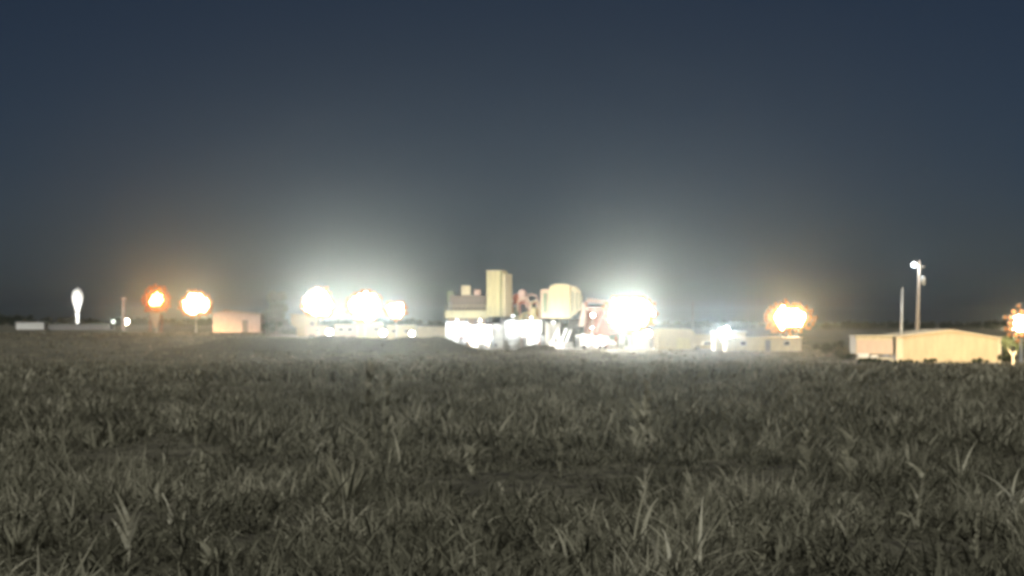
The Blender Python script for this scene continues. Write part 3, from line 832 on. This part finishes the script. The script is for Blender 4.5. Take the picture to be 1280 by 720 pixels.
# ------------------------------------------------------------------ white tanks and trailers at the foot of the plant
def frac_tank(px0, px1, ptop, Y, label, slope=1):
    xa, xb = X(px0, Y), X(px1, Y); cx = (xa + xb) / 2; zb = G(cx, Y); hw = (xb - xa) / 2; Ht = Z(ptop, Y) - zb
    t = thing("storage_tank", label, "storage tank", (cx, Y, zb), 0, "white tanks at the foot of the plant")
    s = slope
    pr = [(-hw * s, .35), (hw * .55 * s, .35), (hw * s, Ht * .45), (hw * s, Ht), (-hw * s, Ht)]
    if s < 0: pr = pr[::-1]
    MB().prism(pr, 0, 2.6).build("shell", M['white'], t, bevel=.1)
    nr = max(3, int(hw * 2 / 1.0)); 
    r = MB().box(-.07, .07, -.12, -.003, Ht * .48, Ht - .15).build("rib", M['white'], t, loc=(-hw + .5, 0, 0))
    copies(r, [(-hw + .5 + k * (2 * hw - 1) / (nr - 1), 0, 0) for k in range(1, nr)], t)
    MB().lathe([(.4, 0), (.4, .25), (.1, .32)], (0, 1.3, Ht), 14).build("hatch", M['white'], t)
    MB().lathe([(.45, -.14), (.45, .14)], (-hw * .6 * s, .1, .45), 16, 'y').build("wheel", M['rubber'], t)
    MB().lathe([(.45, -.14), (.45, .14)], (-hw * .6 * s + 1.0 * s, .1, .45), 16, 'y').build("wheel", M['rubber'], t)
    MB().box(-hw * .95, hw * .95, .3, .5, Ht + .003, Ht + .08).build("walkway", M['galv'], t)
def round_tank(px0, px1, ptop, Y, label):
    xa, xb = X(px0, Y), X(px1, Y); cx = (xa + xb) / 2; zb = G(cx, Y); r = (xb - xa) / 2; Ht = Z(ptop, Y) - zb
    t = thing("round_tank", label, "storage tank", (cx, Y, zb), 0, "white tanks at the foot of the plant")
    MB().lathe([(r, 0), (r, Ht - .5), (r * .96, Ht - .4), (.3, Ht)], (0, r, 0), 28).build("shell", M['white'], t, smooth=True)
    for k in (.33, .66):
        MB().lathe([(r + .05, Ht * k), (r + .05, Ht * k + .12)], (0, r, 0), 28).build("band", M['galv'], t)
    MB().box(-r * .3, r * .1, -.12, .1, .3, 1.1).build("manway", M['grey'], t, bevel=.08)
frac_tank(557, 586, 403, 446, "white tank trailer at the left foot of the brown process building")
frac_tank(583, 614, 407, 432, "white tank trailer overlapping in front of the leftmost one, nearer the field", -1)
round_tank(612, 629, 404, 440, "round white tank in shade below the tall tower")
round_tank(629, 652, 399, 424, "broad round white tank right of the tower's foot, nearest the field")
frac_tank(650, 677, 401, 432, "tall white tank trailer left of the elevated bin's dark leg")
frac_tank(682, 700, 404, 456, "white tank seen between the dark legs of the elevated bin")
frac_tank(720, 740, 419, 432, "low white tank trailer below the red-brown structure, left one")
frac_tank(741, 760, 421, 428, "low white tank trailer below the red-brown structure, right one", -1)

def pump_skid(px, Y, seed, label):
    q = random.Random(seed); x = X(px, Y); t = thing("pump_skid", label, "pump skid", (x, Y, G(x, Y)), q.uniform(-.2, .2), "pump skids at the foot of the plant")
    MB().box(-1.8, 1.8, -.7, .7, .15, .4).build("skid_frame", M['white'], t)
    MB().lathe([(.1, -1.0), (.5, -.9), (.55, .5), (.2, .7)], (-.6 + q.uniform(-.3, .3), 0, 1.0), 14, 'x').build("motor", M['white'], t, smooth=True)
    MB().lathe([(.2, .4), (.55, .6), (.55, q.uniform(1.6, 2.6)), (.15, q.uniform(2.8, 3.2))], (1.1, 0, 0), 14).build("vessel", M['galv'], t, smooth=True)
    for k in range(3):
        a = q.uniform(-1.5, 1.5); hh = q.uniform(1.3, 3.0); b_ = a + q.uniform(-1.2, 1.2)
        m_ = MB(); m_.tube((a, -.3, .4), (a, -.3, hh), .11, 7); m_.tube((a, -.3, hh), (b_, -.3, hh), .11, 7); m_.tube((b_, -.3, hh), (b_, .3, hh - .9), .11, 7)
        m_.build("pipe", M['white'] if k else M['red'], t)
for k, (px, Y, lab) in enumerate((
    (571, 428, "white pump skid before the leftmost white tank trailer"),
    (608, 422, "white pump skid before the gap under the tall tower"),
    (648, 417, "white pump skid in front of the broad round white tank"),
    (672, 420, "white pump skid at the foot of the elevated bin's left leg"),
    (716, 421, "white pump skid between the stair flights and the low white tanks"),
    (770, 421, "white pump skid under the large right floodlight bank"))):
    pump_skid(px, Y, 40 + k, lab)
# hooded work lights added above the tanks to make them blaze
for k, (px, Y, py, e, aim, lab) in enumerate((
    (571, 441, 399, 5e3, (0, .6, -1), "added hooded work light over the leftmost white tank trailer"),
    (600, 427, 400, 5e3, (0, .6, -1), "added hooded work light over the second white tank trailer"),
    (641, 419, 394, 6e3, (0, .7, -1), "added hooded work light above the broad round white tank"),
    (664, 426, 396, 5e3, (0, .6, -1), "added hooded work light above the tall white tank trailer"),
    (692, 434, 402, 5e3, (0, .7, -1), "added hooded work light above the zigzag stair flights"),
    (740, 423, 409, 5e3, (0, .7, -1), "added hooded work light above the two low white tank trailers"))):
    x = X(px, Y); z0 = G(x, Y); hh = Z(py, Y) - z0
    t = thing("added_yard_light", lab, "work light", (x, Y, z0), 0, "added hooded work lights over the white tanks")
    MB().tube((0, 0, 0), (0, 0, hh), .07, 8, .05).build("pole", M['white'], t)
    ho = MB().lathe([(.1, .3), (.3, .2), (.42, -.1)], (0, .3, hh), 14).build("lamp_hood", M['white'], t, smooth=True)
    MB().lathe([(.3, -.12), (.25, -.2)], (0, .3, hh), 14).build("lens", lens(COOL, 20), ho)
    add_light("added_work_light", 'SPOT', (0, .3, hh - .35), e, COOL, ho, .3, aim, 165, .4)

def plant_fill(px, Y, h, aim_px, aim_py, aim_Y, e, col, label):  # extra floodlights added only to brighten the plant's fronts
    x = X(px, Y); z0 = G(x, Y)
    t = thing("fill_floodlight", label, "floodlight", (x, Y, z0), 0, "fill floodlights added for the plant")
    MB().tube((0, 0, 0), (0, 0, h), .07, 8, .05).build("pole", M['galv'], t)
    a = Vector((X(aim_px, aim_Y) - x, aim_Y - Y, Z(aim_py, aim_Y) - z0 - h)).normalized()
    q = (-a).to_track_quat('Z', 'Y').to_euler()
    ho = MB().box(-.35, .35, -.25, .25, -.15, .15).build("lamp_housing", M['grey'], t, loc=(0, 0, h + .2), rot=q, bevel=.04)
    MB().box(-.3, .3, -.2, .2, -.18, -.153).build("lens", lens(col, 30), ho)
    add_light("floodlight_beam", 'SPOT', (0, 0, -.4), e, col, ho, .3, (0, 0, -1), 95, .8)
plant_fill(598, 424, 3.2, 618, 372, 452, 30e3, (1, .9, .66), "added fill floodlight aimed up at the tall tower")
plant_fill(676, 421, 3.0, 700, 375, 448, 7e3, (1, .88, .6), "added fill floodlight aimed up at the elevated bin")
plant_fill(737, 419, 3.0, 748, 395, 452, 8e3, (1, .70, .5), "added fill floodlight aimed at the red-brown structure")

# ------------------------------------------------------------------ left group under the floodlights
Y = 552.0
def trailer(px0, px1, ptop, Y, m, label, windows=(), rz=0, gap=.6):
    xa, xb = X(px0, Y), X(px1, Y); cx = (xa + xb) / 2; zb = G(cx, Y); hw = (xb - xa) / 2; Ht = Z(ptop, Y) - zb
    t = thing("site_trailer", label, "trailer", (cx, Y, zb), rz, "site trailers under the left floodlights")
    MB().box(-hw, hw, 0, 2.8, gap, Ht).build("body", m, t, bevel=.08)
    wall_panels(t, -hw + .1, hw - .1, -.003, gap + .1, Ht - .2, max(2, int(hw)), m)
    MB().box(-hw - .08, hw + .08, -.15, 2.9, Ht + .004, Ht + .14).build("roof", m, t)
    for s in (-.5, -.2): MB().lathe([(.42, -.14), (.42, .14)], (s * hw, .05, .42), 14, 'y').build("wheel", M['rubber'], t)
    MB().box(hw - .6, hw - .3, .1, .4, 0, gap).build("jack", M['grey'], t)
    for q in windows: window(t, q * hw, -.15, gap + (Ht - gap) * .6, 1.3, .8)
    return t
trailer(381, 408, 408, 548, M['peach'], "peach site trailer under the leftmost floodlight bank", (0.2,))
trailer(418, 446, 406, 552, M['peach'], "peach site trailer between the two big left floodlight masts", (-.4, .4))
trailer(447, 478, 404, 549, M['yellow'], "bright yellow-lit site trailer under the middle floodlight bank", (.5,))
trailer(484, 519, 407, 552, M['cream'], "cream site trailer under the smaller left floodlight", (-.5, .4))
trailer(521, 558, 409, 500, M['cream'], "long pale trailer joining the left group to the plant", ())
# orange-lit workshop with overhanging left corner
Y = 556.0; xa, xb = X(363, Y), X(398, Y); cx = (xa + xb) / 2; zb = G(cx, Y)
t = thing("workshop", "amber-lit workshop with a stepped left corner, leftmost under the floodlights", "workshop", (cx, Y, zb))
l = lambda px: X(px, Y) - cx
h = lambda py: Z(py, Y) - zb
MB().prism([(l(371), 0), (l(396), 0), (l(396), h(394)), (l(366), h(394)), (l(363), h(397)), (l(364), h(406)), (l(371), h(410))], 0, 8).build("wall", M['tan'], t)
wall_panels(t, l(372), l(395), -.003, .2, h(397), 3, M['tan'])
MB().box(l(362), l(397), -.3, 8.3, h(394) + .004, h(392.5)).build("roof", M['tan_trim'], t)
MB().box(l(388), l(393), -.14, -.086, 0, h(402)).build("door", M['brown'], t)

# ------------------------------------------------------------------ far left
# pink low shed with a sloping roof
Y = 662.0; xa, xb = X(266, Y), X(326, Y); cx = (xa + xb) / 2; zb = G(cx, Y)
t = thing("long_shed", "long pale pink shed with a roof sloping down to the right, far left", "shed", (cx, Y, zb))
l = lambda px: X(px, Y) - cx
h = lambda py: Z(py, Y) - zb
MB().prism([(l(266), 0), (l(326), 0), (l(326), h(394)), (l(280), h(388.5)), (l(266), h(391))], 0, 12).build("wall", M['pink'], t)
for i in range(6):
    a = 267 + i * 9.8
    tp = 391.5 + max(0, (a - 275) / 50) * 3.5
    MB().box(l(a), l(a + 9.3), -.1, -.003, .2, h(tp)).build("siding_panel", M['pink'], t)
MB().prism([(l(279), h(388.3)), (l(327), h(393.8)), (l(327), h(392.6)), (l(279), h(387.2))], -.4, 12.3).build("roof", M['peach'], t)
MB().box(l(303), l(310), -.16, -.104, 0, h(400)).build("roller_door", M['brown'], t)
# water tower
Y = 1150.0; xc = X(97, Y); zb = G(xc, Y)
t = thing("water_tower", "white single-pedestal water tower with a bulb tank on the far left horizon", "water tower", (xc, Y, zb))
h = lambda py: Z(py, Y) - zb
px_ = Y / F
prof = [(3.4 * px_, 0), (2.2 * px_, 1.5), (2.0 * px_, h(398)), (2.7 * px_, h(390)), (3.6 * px_, h(385)), (5.4 * px_, h(381)), (7.0 * px_, h(376)), (7.6 * px_, h(371)), (7.0 * px_, h(366)), (5.0 * px_, h(362)), (2.0 * px_, h(360.5)), (.3, h(360.2))]
MB().lathe(prof[:4], (0, 0, 0), 28).build("pedestal", M['white'], t, smooth=True)
MB().lathe(prof[3:], (0, 0, 0), 28).build("tank", M['white'], t, smooth=True)
MB().lathe([(.5, h(360.2)), (.5, h(359)), (.1, h(358.6))], (0, 0, 0), 10).build("vent", M['white'], t)
# ground light added to brighten the water tower
xf = xc + 3; 
t = thing("tower_fill_light", "added low floodlight on the ground that brightens the white water tower", "floodlight", (xf, Y - 22, G(xf, Y - 22)))
MB().box(-.6, .6, -.4, .4, 0, .5).build("housing", M['grey'], t)
MB().box(-.5, .5, -.3, .3, .503, .56).build("lens", lens(WHITE, 10), t)
add_light("added_uplight", 'SPOT', (0, 0, .9), 100e3, (1, .97, .92), t, .3, (-3, 22, 17), 75, .5)
# pink post
Y = 850.0; xc = X(154.5, Y)
t = thing("pink_post", "upright pinkish post with a short top bar, far left", "post", (xc, Y, G(xc, Y)))
hh = Z(372, Y) - G(xc, Y)
MB().tube((0, 0, 0), (0, 0, hh), .75, 10, .6).build("post", M['pink'], t)
MB().box(-1.4, 1.4, -.4, .4, hh - .8, hh + .1).build("top_bar", M['pink'], t, bevel=.1)
# funnel added to stand for the orange lamp's downward cone of light
Y = 646.0; xc = X(197, Y); zb = G(xc, Y)
t = thing("light_cone", "added orange-lit funnel that stands for the light below the deep orange lamp", "light_cone", (xc, Y - 3, zb))
h = lambda py: Z(py, Y) - zb
MB().lathe([(.7, 1.6), (.9, 2.6), (2.3, h(394)), (2.4, h(391))], (0, 0, 0), 4).build("funnel", M['peach'], t, rot=(0, 0, R(45)))
for sx in (-1, 1):
    for sy in (-1, 1): MB().tube((sx * 1.6, sy * 1.4, 0), (sx * 1.9, sy * 1.6, h(394)), .12, 6).build("leg", M['red'], t)
# low white and grey long buildings
box_building(20, 55, 402.5, 412, 900, 10, M['white'], M['white'], "bright white low building at the left end of the horizon", name="low_building", npan=6, windows=())
box_building(56.5, 138, 404.5, 413, 905, 10, M['grey'], M['green'], "long dim grey building right of the bright white low one", name="long_building", npan=12)

# ------------------------------------------------------------------ shrubs and trees
LEAF = grass_material("dark_leaves", (0.02, 0.028, 0.014), (0.05, 0.065, 0.03), (0.09, 0.10, 0.05))
def leaf_cloud(centres, radii, n, size):
    cs = np.array(centres); rs = np.array(radii)
    k = rng.integers(0, len(cs), n)
    d = rng.normal(0, 1, (n, 3)); d /= np.linalg.norm(d, axis=1)[:, None]
    p = cs[k] + d * (rs[k] * rng.uniform(.35, 1.05, n))[:, None]
    a = rng.normal(0, 1, (n, 3)); a /= np.linalg.norm(a, axis=1)[:, None]
    b_ = np.cross(a, rng.normal(0, 1, (n, 3))); b_ /= np.linalg.norm(b_, axis=1)[:, None]
    s = size * rng.uniform(.5, 1.3, n)[:, None]
    V = np.stack([p - a * s, p + b_ * s * .55, p + a * s, p - b_ * s * .55], 1).reshape(-1, 3)
    Fc = np.arange(4 * n).reshape(-1, 4)
    T = np.clip(rng.normal(.45, .2, n), 0, 1)
    return V, Fc, T
def shrub(px, pb, wpx, hpx, Y, label):
    x = X(px, Y); z0 = G(x, Y); w = wpx / F * Y; h_ = hpx / F * Y
    t = thing("shrub", label, "shrub", (x, Y, z0), 0, "dark shrubs around the yard")
    cs = [(random.uniform(-.4, .4) * w, random.uniform(-.3, .3) * w, random.uniform(.3, .75) * h_) for _ in range(9)]
    V, Fc, T = leaf_cloud(cs, [min(w, h_) * random.uniform(.18, .32) for _ in cs], 1400, .16)
    me = np_mesh("foliage", V, Fc, LEAF); set_tint(me, T)
    o = bpy.data.objects.new("foliage", me); COL.objects.link(o); o.parent = t
    m_ = MB()
    for c in cs[:6]: m_.tube((0, 0, 0), c, .07, 5, .03)
    m_.build("stems", M['bark'], t)
shrub(1034, 440, 40, 22, 330, "broad dark shrub right of the long cream building's end")
shrub(1056, 445, 26, 16, 300, "smaller dark shrub against the low cream site trailer")
shrub(1256, 458, 14, 20, 262, "narrow dark shrub at the tan shed's right corner")
shrub(1160, 458, 46, 7, 270, "low ragged weeds along the middle of the tan shed's foot")
shrub(1222, 460, 34, 8, 269, "low ragged weeds along the right of the tan shed's foot")
shrub(1086, 456, 34, 9, 262, "ragged weeds in front of the pale flatbed trailer")
shrub(1128, 458, 26, 6, 264, "small ragged weeds at the tan shed's bright left corner")
shrub(340, 428, 30, 20, 560, "grey-green shrub left of the amber-lit workshop")

PALE_LEAF = grass_material("pale_leaves", (0.10, 0.11, 0.08), (0.26, 0.28, 0.22), (0.4, 0.42, 0.34))
def round_tree(px, ptop, wpx, Y, label):
    x = X(px, Y); z0 = G(x, Y); hh = Z(ptop, Y) - z0; w = wpx / F * Y
    t = thing("tree", label, "tree", (x, Y, z0))
    cs = []; rs = []
    m_ = MB(); m_.tube((0, 0, 0), (0, 0, hh * .5), .3, 8, .2)
    for k in range(34):
        z = random.uniform(.12, .9); ww = w / 2 * math.sin(math.pi * min(1, z * .8 + .15)) ** .5
        a = random.uniform(0, 6.28); q = random.uniform(.2, .8)
        cs.append((math.cos(a) * ww * q, math.sin(a) * ww * q, z * hh)); rs.append(w * random.uniform(.12, .22))
        if k % 3 == 0: m_.tube((0, 0, z * hh * .55), cs[-1], .09, 5, .03)
    m_.build("trunk", M['bark'], t)
    V, Fc, T = leaf_cloud(cs, rs, 9000, .22)
    me = np_mesh("crown", V, Fc, PALE_LEAF); set_tint(me, T)
    o = bpy.data.objects.new("crown", me); COL.objects.link(o); o.parent = t
round_tree(345, 363, 34, 575, "tall pale grey-green tree standing left of the amber-lit workshop")
def forked_light_shape(px, pb, ptop, Y, label):  # tree shape added in place of a lamp's forked cone of light
    x = X(px, Y); z0 = G(x, Y); hh = Z(ptop, Y) - z0
    t = thing("forked_light_shape", label, "tree", (x, Y, z0))
    m_ = MB(); fork = hh * .42
    m_.tube((0, 0, 0), (0, 0, fork), .17, 8, .12)
    tips = []
    for s in (-1, 1):
        a = Vector((0, 0, fork)); b_ = Vector((s * hh * .3, .1, hh * .8)); m_.tube(a, b_, .10, 7, .05); tips.append(b_)
        for q in range(3):
            c = b_ + Vector((random.uniform(-.5, .5), random.uniform(-.4, .4), random.uniform(.3, .8))); m_.tube(b_, c, .05, 5, .02); tips.append(c)
    m_.build("trunk", M['bark'], t)
    V, Fc, T = leaf_cloud([tuple(p) for p in tips], [.6] * len(tips), 1500, .13)
    me = np_mesh("crown", V, Fc, LEAF); set_tint(me, T)
    o = bpy.data.objects.new("crown", me); COL.objects.link(o); o.parent = t
forked_light_shape(1266, 455, 428, 252, "small forked tree added for the Y of light under the orange lamp at the right edge")

# far wood along the horizon
cs = []; rs = []
for k in range(620):
    x = random.uniform(-620, 620); y = random.uniform(1380, 1520)
    hmax = (5.8 if x < -260 else 3.4) + 2.2 * noise.noise(Vector((x * .012, 0, 5))) + random.uniform(-.8, .8)
    if -330 < x < 120: hmax *= .8
    for q in range(4):
        cs.append((x + random.uniform(-3, 3), y, G(x, y) + random.uniform(.1, .95) * hmax)); rs.append(random.uniform(1.4, 2.8))
V, Fc, T = leaf_cloud(cs, rs, 90000, .8)
me = np_mesh("treeline", V, Fc, LEAF); set_tint(me, T)
o = bpy.data.objects.new("treeline", me); COL.objects.link(o)
o["kind"] = "stuff"; o["category"] = "wood"; o["label"] = "dark line of far trees low along the horizon"

# ------------------------------------------------------------------ night haze
hm = bpy.data.materials.new("night_haze"); hm.use_nodes = True
nt = hm.node_tree; nt.nodes.clear()
out = nt.nodes.new("ShaderNodeOutputMaterial"); v = nt.nodes.new("ShaderNodeVolumePrincipled")
v.inputs["Color"].default_value = (0.71, 0.86, 0.91, 1)
v.inputs["Density"].default_value = HAZE_DENSITY
v.inputs["Anisotropy"].default_value = HAZE_G
nt.links.new(v.outputs[0], out.inputs["Volume"])
hz = MB().box(-6200, 6200, -1000, 7200, -12, 48).build("haze", hm)
hz["kind"] = "stuff"; hz["label"] = "thin night haze that glows around the floodlights"; hz["category"] = "haze"
